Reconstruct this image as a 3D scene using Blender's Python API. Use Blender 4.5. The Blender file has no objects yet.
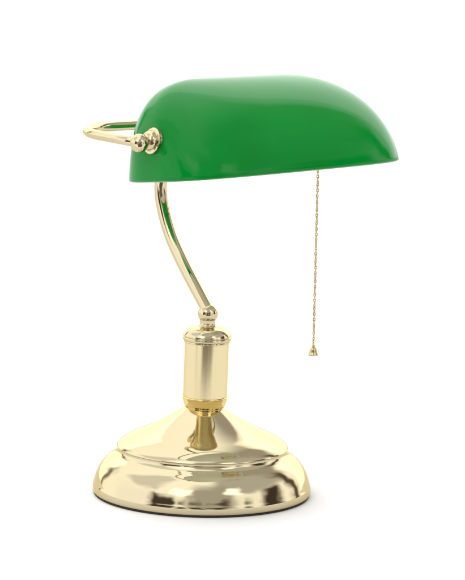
import bpy, bmesh, math, random
from mathutils import Vector, Matrix

random.seed(7)
scene = bpy.context.scene
C = scene.collection
MM = 0.001
R = math.radians
YAW = R(37.0)                                   # the shade's right end recedes from the viewer
AX = Vector((math.cos(YAW), math.sin(YAW), 0))  # along the shade
FW = Vector((math.sin(YAW), -math.cos(YAW), 0)) # towards the front of the lamp
UP = Vector((0, 0, 1))

# ------------------------------------------------------------------ materials
def new_mat(name):
    m = bpy.data.materials.new(name); m.use_nodes = True
    nt = m.node_tree
    return m, nt, nt.nodes['Principled BSDF']

def brass(name, col, rough, rvar=0.02, scale=40.0, stretch=None, aniso=0.0, bump=0.0):
    m, nt, p = new_mat(name)
    p.inputs['Base Color'].default_value = (*col, 1)
    p.inputs['Metallic'].default_value = 1
    p.inputs['Specular Tint'].default_value = (.86, .765, .54, 1)      # brass keeps its yellow at grazing angles
    tc = nt.nodes.new('ShaderNodeTexCoord')
    mp = nt.nodes.new('ShaderNodeMapping')
    if stretch: mp.inputs['Scale'].default_value = stretch
    nz = nt.nodes.new('ShaderNodeTexNoise'); nz.inputs['Scale'].default_value = scale; nz.inputs['Detail'].default_value = 4
    nt.links.new(tc.outputs['Object'], mp.inputs['Vector']); nt.links.new(mp.outputs[0], nz.inputs['Vector'])
    mr = nt.nodes.new('ShaderNodeMapRange')
    mr.inputs['From Min'].default_value = .3; mr.inputs['From Max'].default_value = .7
    mr.inputs['To Min'].default_value = max(0.01, rough - rvar); mr.inputs['To Max'].default_value = rough + rvar
    nt.links.new(nz.outputs['Fac'], mr.inputs['Value']); nt.links.new(mr.outputs[0], p.inputs['Roughness'])
    if bump:
        b = nt.nodes.new('ShaderNodeBump'); b.inputs['Strength'].default_value = bump; b.inputs['Distance'].default_value = 0.0004
        nt.links.new(nz.outputs['Fac'], b.inputs['Height']); nt.links.new(b.outputs[0], p.inputs['Normal'])
    p.inputs['Anisotropic'].default_value = aniso
    return m

BR = (0.60, 0.522, 0.345)
M_BRASS = brass('polished_brass', BR, 0.045, 0.025, 30, bump=0.03)
M_SATIN = brass('brushed_brass', (0.74, 0.635, 0.385), 0.17, 0.03, 500, (1, 1, .02))
M_GOLD = brass('golden_brass', (0.78, 0.645, 0.33), 0.06, 0.02)
M_CHAIN = brass('chain_brass', (0.64, 0.53, 0.31), 0.16, 0.05)

M_GREEN, nt, p = new_mat('green_cased_glass')
tc = nt.nodes.new('ShaderNodeTexCoord')
nz = nt.nodes.new('ShaderNodeTexNoise'); nz.inputs['Scale'].default_value = 16; nz.inputs['Detail'].default_value = 2
nt.links.new(tc.outputs['Object'], nz.inputs['Vector'])
cr = nt.nodes.new('ShaderNodeValToRGB')
cr.color_ramp.elements[0].position = .3; cr.color_ramp.elements[0].color = (0.000, 0.230, 0.025, 1)
cr.color_ramp.elements[1].position = .7; cr.color_ramp.elements[1].color = (0.000, 0.268, 0.031, 1)
nt.links.new(nz.outputs['Fac'], cr.inputs['Fac']); nt.links.new(cr.outputs[0], p.inputs['Base Color'])
p.inputs['Roughness'].default_value = 0.03
p.inputs['IOR'].default_value = 1.26
bp = nt.nodes.new('ShaderNodeBump'); bp.inputs['Strength'].default_value = .08; bp.inputs['Distance'].default_value = .002
nz2 = nt.nodes.new('ShaderNodeTexNoise'); nz2.inputs['Scale'].default_value = 22; nz2.inputs['Detail'].default_value = 1
nt.links.new(tc.outputs['Object'], nz2.inputs['Vector']); nt.links.new(nz2.outputs['Fac'], bp.inputs['Height'])
nt.links.new(bp.outputs[0], p.inputs['Normal'])

M_OPAL, nt, p = new_mat('white_opal_glass')
p.inputs['Base Color'].default_value = (.82, .84, .80, 1); p.inputs['Roughness'].default_value = .15

M_FELT, nt, p = new_mat('dark_felt')
p.inputs['Base Color'].default_value = (.035, .025, .02, 1); p.inputs['Roughness'].default_value = .95

M_FLOOR, nt, p = new_mat('white_table_surface')
tc = nt.nodes.new('ShaderNodeTexCoord')
nz = nt.nodes.new('ShaderNodeTexNoise'); nz.inputs['Scale'].default_value = 300
nt.links.new(tc.outputs['Object'], nz.inputs['Vector'])
cr = nt.nodes.new('ShaderNodeValToRGB')
cr.color_ramp.elements[0].color = (.93, .93, .93, 1); cr.color_ramp.elements[1].color = (.95, .95, .95, 1)
nt.links.new(nz.outputs['Fac'], cr.inputs['Fac']); nt.links.new(cr.outputs[0], p.inputs['Base Color'])
p.inputs['Roughness'].default_value = .9; p.inputs['Specular IOR Level'].default_value = 0.1

# ------------------------------------------------------------------ mesh helpers
def obj(name, bm, mats, parent=None, smooth=True, origin=None):
    if origin is not None:
        bmesh.ops.translate(bm, verts=bm.verts, vec=-Vector(origin))
    bmesh.ops.recalc_face_normals(bm, faces=bm.faces)
    me = bpy.data.meshes.new(name)
    bm.to_mesh(me); bm.free()
    for m in (mats if isinstance(mats, (list, tuple)) else [mats]): me.materials.append(m)
    if smooth:
        for f in me.polygons: f.use_smooth = True
    o = bpy.data.objects.new(name, me); C.objects.link(o)
    if parent is not None:
        o.parent = parent
        base = Vector((0, 0, 0)); q = parent
        while q is not None:
            base += q.location; q = q.parent
        o.location = (Vector(origin) if origin is not None else Vector((0, 0, 0))) - base
    elif origin is not None:
        o.location = origin
    return o

def catmull(pts, n=6):
    """pts: tuples; '|' duplicates are corners. returns a smooth list."""
    out = []
    P = [Vector(p) for p in pts]
    for i in range(len(P) - 1):
        p1, p2 = P[i], P[i + 1]
        p0 = P[i - 1] if i > 0 else p1 * 2 - p2
        p3 = P[i + 2] if i + 2 < len(P) else p2 * 2 - p1
        def tj(ti, a, b): return ti + max((b - a).length, 1e-9) ** .5
        t0 = 0; t1 = tj(t0, p0, p1); t2 = tj(t1, p1, p2); t3 = tj(t2, p2, p3)
        for k in range(n):
            t = t1 + (t2 - t1) * k / n
            a1 = p0 * ((t1 - t) / (t1 - t0)) + p1 * ((t - t0) / (t1 - t0))
            a2 = p1 * ((t2 - t) / (t2 - t1)) + p2 * ((t - t1) / (t2 - t1))
            a3 = p2 * ((t3 - t) / (t3 - t2)) + p3 * ((t - t2) / (t3 - t2))
            b1 = a1 * ((t2 - t) / (t2 - t0)) + a2 * ((t - t0) / (t2 - t0))
            b2 = a2 * ((t3 - t) / (t3 - t1)) + a3 * ((t - t1) / (t3 - t1))
            out.append(b1 * ((t2 - t) / (t2 - t1)) + b2 * ((t - t1) / (t2 - t1)))
    out.append(P[-1])
    return out

def lathe(bm, prof, seg=160, frame=None, mat=0):
    """prof: list of segments, each a list of (r, z); each segment is smoothed on its own, sharp where segments meet."""
    M = frame or Matrix.Identity(4)
    rings = []
    for sg in prof:
        prev = None
        pts = catmull(sg, 6) if len(sg) > 2 else [Vector(q) for q in sg]
        for (r, z) in pts:
            if r < 1e-7:
                ring = [bm.verts.new(M @ Vector((0, 0, z)))]
            else:
                ring = [bm.verts.new(M @ Vector((r * math.cos(2*math.pi*k/seg), r * math.sin(2*math.pi*k/seg), z))) for k in range(seg)]
            if prev:
                a, b = prev, ring
                for k in range(seg):
                    k2 = (k + 1) % seg
                    if len(a) == 1 and len(b) == 1: continue
                    if len(a) == 1: f = (a[0], b[k2], b[k])
                    elif len(b) == 1: f = (a[k], a[k2], b[0])
                    else: f = (a[k], a[k2], b[k2], b[k])
                    bm.faces.new(f).material_index = mat
            prev = ring
    return bm

def tube(bm, pts, rad, seg=28, cap=True):
    P = [Vector(p) for p in pts]
    n = len(P); rings = []
    T = [(P[min(i+1, n-1)] - P[max(i-1, 0)]).normalized() for i in range(n)]
    ref = Vector((0, 0, 1)) if abs(T[0].z) < .9 else Vector((1, 0, 0))
    N = (ref - T[0] * ref.dot(T[0])).normalized()
    for i in range(n):
        N = (N - T[i] * N.dot(T[i])).normalized()
        B = T[i].cross(N)
        r = rad(i / (n - 1)) if callable(rad) else rad
        rings.append([bm.verts.new(P[i] + (N * math.cos(2*math.pi*k/seg) + B * math.sin(2*math.pi*k/seg)) * r) for k in range(seg)])
    for a, b in zip(rings, rings[1:]):
        for k in range(seg):
            bm.faces.new((a[k], a[(k+1) % seg], b[(k+1) % seg], b[k]))
    if cap:
        bm.faces.new(rings[0][::-1]); bm.faces.new(rings[-1])
    return bm

def frame(origin, zdir):
    z = Vector(zdir).normalized()
    x = (Vector((0, 0, 1)) if abs(z.z) < .9 else Vector((1, 0, 0))).cross(z).normalized()
    y = z.cross(x)
    return Matrix.Translation(origin) @ Matrix((x, y, z)).transposed().to_4x4()

def mm(seq): return [tuple(v * MM for v in q) for q in seq]
def ball(r, n=20, z0=0.0):
    return [[(r*math.sin(math.pi*k/n), z0 - r*math.cos(math.pi*k/n)) for k in range(n+1)]]

# ------------------------------------------------------------------ the lamp
lamp = bpy.data.objects.new('desk_lamp', None); C.objects.link(lamp)
lamp.empty_display_size = .05
lamp['label'] = 'polished brass desk lamp with green glass shade and hanging pull chain on white surface'
lamp['category'] = 'lamp'

# --- base: felt, lip, dome, stepped tier, bell
bm = bmesh.new()
lathe(bm, [mm([(86.0, 1.6), (88.2, 1.8), (89.2, 3.0), (89.5, 5.5), (89.3, 8.0), (88.7, 10.0), (87.9, 13.0), (86.4, 17.5), (83.9, 22.5), (80.6, 27.0), (77.0, 30.4), (73.6, 32.8), (71.2, 34.6), (69.9, 36.4), (69.4, 38.2), (69.6, 39.4)]),
           mm([(69.6, 39.4), (70.1, 39.9), (69.9, 40.6), (69.0, 41.9), (67, 43.7), (62, 47.1), (56, 50.1), (49, 53.1), (42, 56.5), (36, 59.8), (31, 62.75), (27, 65.25), (22, 68.5), (18, 71.2), (15, 73.2)]), mm([(15, 73.2), (0, 73.2)])])
base = obj('base', bm, M_BRASS, lamp)
bm = bmesh.new()
lathe(bm, [mm([(0, 0.2), (88.0, 0.2)]), mm([(88.0, 0.2), (88.5, 1.0), (88.0, 1.9)]), mm([(88.0, 1.9), (0, 1.9)])])
obj('felt_pad', bm, M_FELT, base)

# --- column with foot cup, cap and neck; the whole upright leans a touch
LEAN = Matrix.Rotation(R(0.8), 4, 'Y')
bm = bmesh.new()
lathe(bm, [mm([(18.0, 82.0), (18.0, 128.0)])], frame=LEAN)
column = obj('column', bm, M_SATIN, lamp)
bm = bmesh.new()
lathe(bm, [mm([(0, 72.4), (13.5, 72.4)]), mm([(13.5, 72.4), (15.4, 72.8), (16.5, 74.2), (17.3, 76.4), (18.1, 79.0), (18.8, 81.0)]),
           mm([(18.8, 81.0), (19.3, 81.5), (19.0, 82.1), (18.1, 82.3)])], frame=LEAN)
obj('foot_cup', bm, M_GOLD, column)
bm = bmesh.new()
lathe(bm, [mm([(18.1, 127.0), (18.6, 126.8), (18.9, 127.4), (18.8, 128.3)]),
           mm([(18.8, 128.3), (19.7, 129.0), (20.0, 130.2), (19.8, 131.4), (19.2, 131.8)]),
           mm([(19.2, 131.8), (19.4, 132.4), (19.1, 133.6), (18.0, 135.6), (16.0, 137.6), (12.8, 139.2), (9.0, 140.0), (5.0, 140.3)])], frame=LEAN)
obj('cap', bm, M_BRASS, column)

# --- stem: swivel ball and swan-neck tube
PIV_F, PIV_Z = 77.5, 310.5
SHADE_F, TILT_Z = 70.7, 309.5         # the shade's pivot line: in front of the column axis, above the table
BAR_F = -30.0                      # the yoke's back bar
def P(f, z, a=0.0): return (FW * f + AX * a + UP * z) * MM
BALL_Z = 150.3
bm = bmesh.new()
path = catmull([P(4, BALL_Z + 1, .8), P(-9, 163.8, .6), P(-29.8, 184.5), P(-49.5, 206.5), P(-60.4, 226), P(-65, 241), P(-64.5, 256), P(-59, 275), P(-48, 289), P(BAR_F, PIV_Z - 6)], 10)
tube(bm, path, lambda t: (5.0 + .2*math.sin(math.pi*t)) * MM)
stem = obj('stem', bm, M_BRASS, lamp, origin=P(0, BALL_Z))
bm = bmesh.new()
lathe(bm, [mm([(0, 138.5), (7.6, 138.5)]), mm([(7.6, 138.5), (7.6, 140.2), (6.8, 141.2), (6.2, 142.4), (6.3, 144.0), (6.7, 146.0)])], 64, LEAN)
lathe(bm, ball(8.2 * MM, 24, BALL_Z * MM), 64, LEAN)
obj('swivel_ball', bm, M_BRASS, stem, origin=P(0, BALL_Z))

# --- yoke: back bar with a rounded corner and an arm to each end of the shade
HALF, HALF2, FAR_F = 125.5, 110.0, 63.0           # ball centres, along the shade: near arm, far arm
def YP(f, a):                       # the loop sinks a little towards the back, most at its middle
    t = (PIV_F - f)/(PIV_F - BAR_F)
    return P(f, PIV_Z - 2.5*t - 3.5*t*(1 - (a/HALF)**2), a)
def arc(c, a0, a1, r, n=20):
    return [YP(c[0] + r*math.cos(a0 + (a1-a0)*k/n), c[1] + r*math.sin(a0 + (a1-a0)*k/n)) for k in range(n+1)]
rc, rd = 54.0, 80.0
pts = [YP(PIV_F, -HALF), YP(PIV_F*.7 + .3*BAR_F, -HALF)]
pts += arc((BAR_F + rc, -HALF + rc), -math.pi/2, -math.pi, rc)
pts += [YP(BAR_F, -HALF + rc + (HALF2 - rd + HALF - rc)*k/9) for k in range(1, 9)]
pts += arc((BAR_F + rd, HALF2 - rd), math.pi, math.pi/2, rd)
pts += [YP(FAR_F, HALF2)]
bm = bmesh.new(); tube(bm, pts, 3.9*MM)
yoke = obj('yoke', bm, M_BRASS, lamp, origin=P(BAR_F, PIV_Z))
bm = bmesh.new(); lathe(bm, ball(8.0*MM, 20), 48, frame(YP(BAR_F, 0), UP))
obj('yoke_joint', bm, M_BRASS, yoke, origin=P(BAR_F, PIV_Z))

# --- shade: outer green, inner opal white, one thick shell
A_, B_, H_ = 113.0, 65.5, 76.2
SKEW = 27.1                         # the crown sits behind the middle of the rim: steep back, long sloping front
TILT = R(8.9)
ZR = 278.8                          # rim height at the pivot section
def dome(h, A, B, H, k):
    h = min(h, .99999)
    return A - k*(1 - (1 - h**2.95) ** (1/2.35)), B*(1 - h**1.4) ** (1/1.77)
def shade_shell(A, B, H, k, zoff, seg=224, lev=48):
    rings = []
    for i in range(lev + 1):
        h = math.sin(math.pi/2 * i/lev)
        a, b = dome(h, A, B, H, k)
        n = 3.2 - .8*h
        ring = []
        for j in range(seg):
            t = 2*math.pi*j/seg
            c, s = math.cos(t), math.sin(t)
            ring.append(Vector((math.copysign(abs(c)**(2/n), c)*a, math.copysign(abs(s)**(2/n), s)*b + SKEW*(H*h/76.2)**2.04, zoff + H*h - .022*math.copysign(abs(c)**(2/n), c)*a*h**6)))
        rings.append(ring)
    return rings
Mshade = (Matrix.Translation(P(SHADE_F, TILT_Z)) @ Matrix((AX, -FW, UP)).transposed().to_4x4()
          @ Matrix.Rotation(-TILT, 4, 'X') @ Matrix.Translation((0, 0, (ZR - TILT_Z)*MM)))
bm = bmesh.new()
outer = shade_shell(A_, B_, H_, 77.4, 0)
inner = shade_shell(A_ - 4, B_ - 4, H_ - 4, 75.5, 0.0)
mid = [[(o*.5 + i*.5) + Vector((0, 0, -1.4)) for o, i in zip(outer[0], inner[0])]]
def mk(ring): return [bm.verts.new(Mshade @ (v*MM)) for v in ring]
def skin(ra, rb, mi):
    n = len(ra)
    for k in range(n): bm.faces.new((ra[k], ra[(k+1) % n], rb[(k+1) % n], rb[k])).material_index = mi
O = [mk(r) for r in outer]; I = [mk(r) for r in inner]; Mi = mk(mid[0])
for a, b in zip(O, O[1:]): skin(a, b, 0)
for a, b in zip(I, I[1:]): skin(a, b, 1)
skin(O[0], Mi, 0); skin(Mi, I[0], 1)
bmesh.ops.remove_doubles(bm, verts=bm.verts, dist=2e-6)
shade = obj('shade', bm, [M_GREEN, M_OPAL], lamp, origin=P(PIV_F, PIV_Z))

# --- the two ball screws that hold the shade in the yoke, seated on the glass
for s in (-1, 1):
    hp = 31.0 / H_
    a1, b1 = dome(hp, A_, B_, H_, 77.4); a2, b2 = dome(hp + .02, A_, B_, H_, 77.4)
    yy = SKEW*hp**2.04 - (9.0 if s < 0 else -5.0)
    spot = Mshade @ (Vector((s*(a1 - .3), yy, H_*hp))*MM)
    nrm = (Mshade.to_3x3() @ Vector((s*(H_*.02), 0, a1 - a2))).normalized()
    c = YP(PIV_F, -HALF) if s < 0 else YP(FAR_F, HALF2)
    bm = bmesh.new(); lathe(bm, ball(7.4*MM, 24), 64, frame(c, AX*s))
    k = frame(spot + nrm*.3*MM, nrm)                                   # round seat
    lathe(bm, [mm([(0, -3), (9.4, -3), (9.8, 0)]), mm([(9.8, 0), (10.5, .6), (10.6, 1.5), (10.0, 2.3)]), mm([(10.0, 2.3), (8.8, 2.4), (8.0, 2.6)]),
               mm([(8.0, 2.6), (7.9, 3.6), (7.2, 5.8), (5.6, 7.6), (3.2, 8.6), (0, 9.0)])], 64, k)
    q0, q1 = spot + nrm*6*MM, c - AX*s*5*MM
    lathe(bm, [mm([(4.6, 0), (4.1, (q1 - q0).length/MM*.5), (4.6, (q1 - q0).length/MM)])], 40, frame(q0, q1 - q0))
    obj('ball_screw', bm, M_BRASS, yoke, origin=c)

# --- socket and pull chain under the shade
CH_A = 54.0
CHF = 75.0
bm = bmesh.new()
lathe(bm, [mm([(0, 0), (10, 0)]), mm([(10, 0), (11, 2), (11, 30)]), mm([(11, 30), (13, 32), (13, 44)]), mm([(13, 44), (11, 44)])], 48, frame(P(SHADE_F, 300, 84), -AX))
sock = obj('lamp_socket', bm, M_BRASS, lamp, origin=P(SHADE_F, 300, 84))

top = P(CHF, 300, CH_A); length = 169.0
bm = bmesh.new()
step = 2.25; nlink = int(length/step)
ang = 0
for i in range(nlink):
    c = top - Vector((0, 0, step*MM*(i + .5)))
    c += Vector((random.uniform(-.12, .12), random.uniform(-.12, .12), 0))*MM
    ang += R(90) + R(14) + random.uniform(-.15, .15)
    ux = Vector((math.cos(ang), math.sin(ang), 0))
    uy = Vector((-math.sin(ang), math.cos(ang), 0))
    tl = random.uniform(-.2, .2)
    rings = []
    for k in range(14):
        t = 2*math.pi*k/14
        rad = (ux*math.cos(t)*.82 + UP*math.sin(t)*1.65)*MM
        d = (ux*math.cos(t) + UP*math.sin(t)).normalized()
        rings.append([bm.verts.new(c + rad + (d*math.cos(2*math.pi*j/7) + uy*math.sin(2*math.pi*j/7))*.42*MM + uy*math.sin(t)*tl*MM) for j in range(7)])
    for k in range(14):
        a, b = rings[k], rings[(k+1) % 14]
        for j in range(7): bm.faces.new((a[j], a[(j+1) % 7], b[(j+1) % 7], b[j]))
chain = obj('pull_chain', bm, M_CHAIN, lamp, origin=top)
end = top - Vector((0, 0, length*MM))
bm = bmesh.new()
lathe(bm, [mm([(0, .8), (1.1, .6), (1.5, -.2), (1.3, -1.0)]), mm([(1.3, -1.0), (2.2, -1.6), (2.9, -3.2), (3.3, -5.2), (3.9, -6.6)]),
           mm([(3.9, -6.6), (4.2, -7.1), (4.0, -7.8), (3.4, -8.0)]), mm([(3.4, -8.0), (0, -7.4)])], 40, frame(end, UP))
obj('pull_bell', bm, M_CHAIN, chain, origin=end)

# ------------------------------------------------------------------ the setting: a white surface
bm = bmesh.new()
bmesh.ops.create_grid(bm, x_segments=8, y_segments=8, size=40)
for v in bm.verts: v.co.y = -0.50 + (v.co.y + 40)      # the white surface ends half a metre in front of the lamp
ground = obj('ground', bm, M_FLOOR)
ground['kind'] = 'structure'

# ------------------------------------------------------------------ light: a white studio all round
w = bpy.data.worlds.new('World'); scene.world = w; w.use_nodes = True
nt = w.node_tree; bg = nt.nodes['Background']
tc = nt.nodes.new('ShaderNodeTexCoord'); sp = nt.nodes.new('ShaderNodeSeparateXYZ')
nt.links.new(tc.outputs['Generated'], sp.inputs[0])
def math_(op, a, b=None, c=None):
    n = nt.nodes.new('ShaderNodeMath'); n.operation = op
    for i, v in enumerate((a, b, c)):
        if v is None: continue
        if isinstance(v, (int, float)): n.inputs[i].default_value = v
        else: nt.links.new(v, n.inputs[i])
    return n.outputs[0]
X, Y, Z = sp.outputs
nzw = nt.nodes.new('ShaderNodeTexNoise'); nzw.inputs['Scale'].default_value = 3.0; nzw.inputs['Detail'].default_value = 1
nt.links.new(tc.outputs['Generated'], nzw.inputs['Vector'])
spn = nt.nodes.new('ShaderNodeSeparateColor'); nt.links.new(nzw.outputs['Color'], spn.inputs[0])
az = math_('MULTIPLY', math_('ARCTAN2', X, math_('MULTIPLY', Y, -1)), 180/math.pi)   # 0 behind the camera, + to its right
el = math_('MULTIPLY', math_('ARCSINE', math_('MINIMUM', math_('MAXIMUM', Z, -1), 1)), 180/math.pi)
az = math_('ADD', az, math_('MULTIPLY', math_('SUBTRACT', spn.outputs[0], .5), 30))    # uneven outlines
el = math_('ADD', el, math_('MULTIPLY', math_('SUBTRACT', spn.outputs[1], .5), 22))
def smooth(v, e0, e1):
    n = nt.nodes.new('ShaderNodeMapRange'); n.interpolation_type = 'SMOOTHSTEP'; n.clamp = True
    nt.links.new(v, n.inputs['Value']); n.inputs['From Min'].default_value = e0; n.inputs['From Max'].default_value = e1
    return n.outputs[0]
def box(a0, a1, e0, e1, s=6, t=None):
    t = t or s
    h = math_('MULTIPLY', smooth(az, a0 - s, a0 + s), math_('SUBTRACT', 1, smooth(az, a1 - s, a1 + s)))
    v = math_('MULTIPLY', smooth(el, e0 - t, e0 + t), math_('SUBTRACT', 1, smooth(el, e1 - t, e1 + t)))
    return math_('MULTIPLY', h, v)
def over(base_, mask, val):
    return math_('ADD', math_('MULTIPLY', base_, math_('SUBTRACT', 1, mask)), math_('MULTIPLY', mask, val))
wy = math_('ADD', Y, math_('MULTIPLY', math_('SUBTRACT', spn.outputs[2], .5), .06))
L = math_('ADD', 1.32, math_('MULTIPLY', smooth(wy, .665, .69), .50))      # the lit white backdrop behind the lamp
side = math_('MULTIPLY', math_('MULTIPLY', smooth(X, .04, .34), math_('SUBTRACT', 1, smooth(wy, .60, .66))), smooth(el, 22, 44))
L = over(L, side, .42)                       # dark area added overhead on the right, so the green glass mirrors less white
for (a0, a1, e0, e1, s, t, val) in (
        (-105, 105, -100, 30, 14, 14, 1.2),   # the studio behind the camera, a little dimmer than the white back
        (-110, -55, 34, 70, 9, 5, .85),
        (34, 118, 32, 72, 9, 8, .55),
        (-16, 38, -100, 56, 8, 12, .48),       # dark gap where the photographer stands
        (-16, 38, -100, -9, 5, 4, .12),
        (-34, -16, 30, 46, 4, 4, 1.9),         # two small soft boxes
        (32, 52, 30, 46, 4, 4, 1.9),
        (-60, -30, -10, 27, 5, 5, .07),        # low dark furniture
        (-26, -18, -10, 18, 4, 5, .10),
        (-12, 4, -10, 15, 4, 5, .07),
        (12, 30, -10, 17, 4, 5, .06),
        (48, 58, -10, 16, 4, 5, .25),
        (72, 98, -10, 30, 7, 7, .06),
        (112, 126, -10, 42, 5, 8, .12),
        (-140, -130, -10, 26, 5, 8, .25),
        ):
    L = over(L, box(a0, a1, e0, e1, s, t), val)
nt.links.new(L, bg.inputs['Strength'])
wr = nt.nodes.new('ShaderNodeValToRGB')                  # the dark corners of the studio are brownish
wr.color_ramp.elements[0].color = (1, .76, .60, 1); wr.color_ramp.elements[1].position = .55; wr.color_ramp.elements[1].color = (1, .995, .985, 1)
nt.links.new(L, wr.inputs['Fac']); nt.links.new(wr.outputs[0], bg.inputs['Color'])

# ------------------------------------------------------------------ camera
D, E0, PX = 4.0, R(12.8), 0.814*MM
cam = bpy.data.cameras.new('Camera'); co = bpy.data.objects.new('Camera', cam); C.objects.link(co)
cam_h = D*math.sin(E0)
pos = Vector((0, -D*math.cos(E0), cam_h))
ZC = 0.1703
tgt = Vector((0.0217, 0, ZC))
pos.x = tgt.x
co.location = pos
ROLL = R(1.3)
d = (tgt - pos)
q = d.to_track_quat('-Z', 'Y')
co.rotation_euler = (q.to_matrix() @ Matrix.Rotation(ROLL, 3, 'Z')).to_euler()
cam.sensor_fit = 'HORIZONTAL'; cam.sensor_width = 36
cam.lens = 36 * d.length / (465*PX)
cam.clip_start = .05; cam.clip_end = 200
scene.camera = co

scene.view_settings.view_transform = 'Standard'; scene.view_settings.look = 'None'
scene.view_settings.gamma = 1; scene.view_settings.exposure = 0.34
scene.cycles.use_denoising = True
scene.cycles.max_bounces = 12; scene.cycles.glossy_bounces = 8; scene.cycles.diffuse_bounces = 6
scene.cycles.sample_clamp_indirect = 10
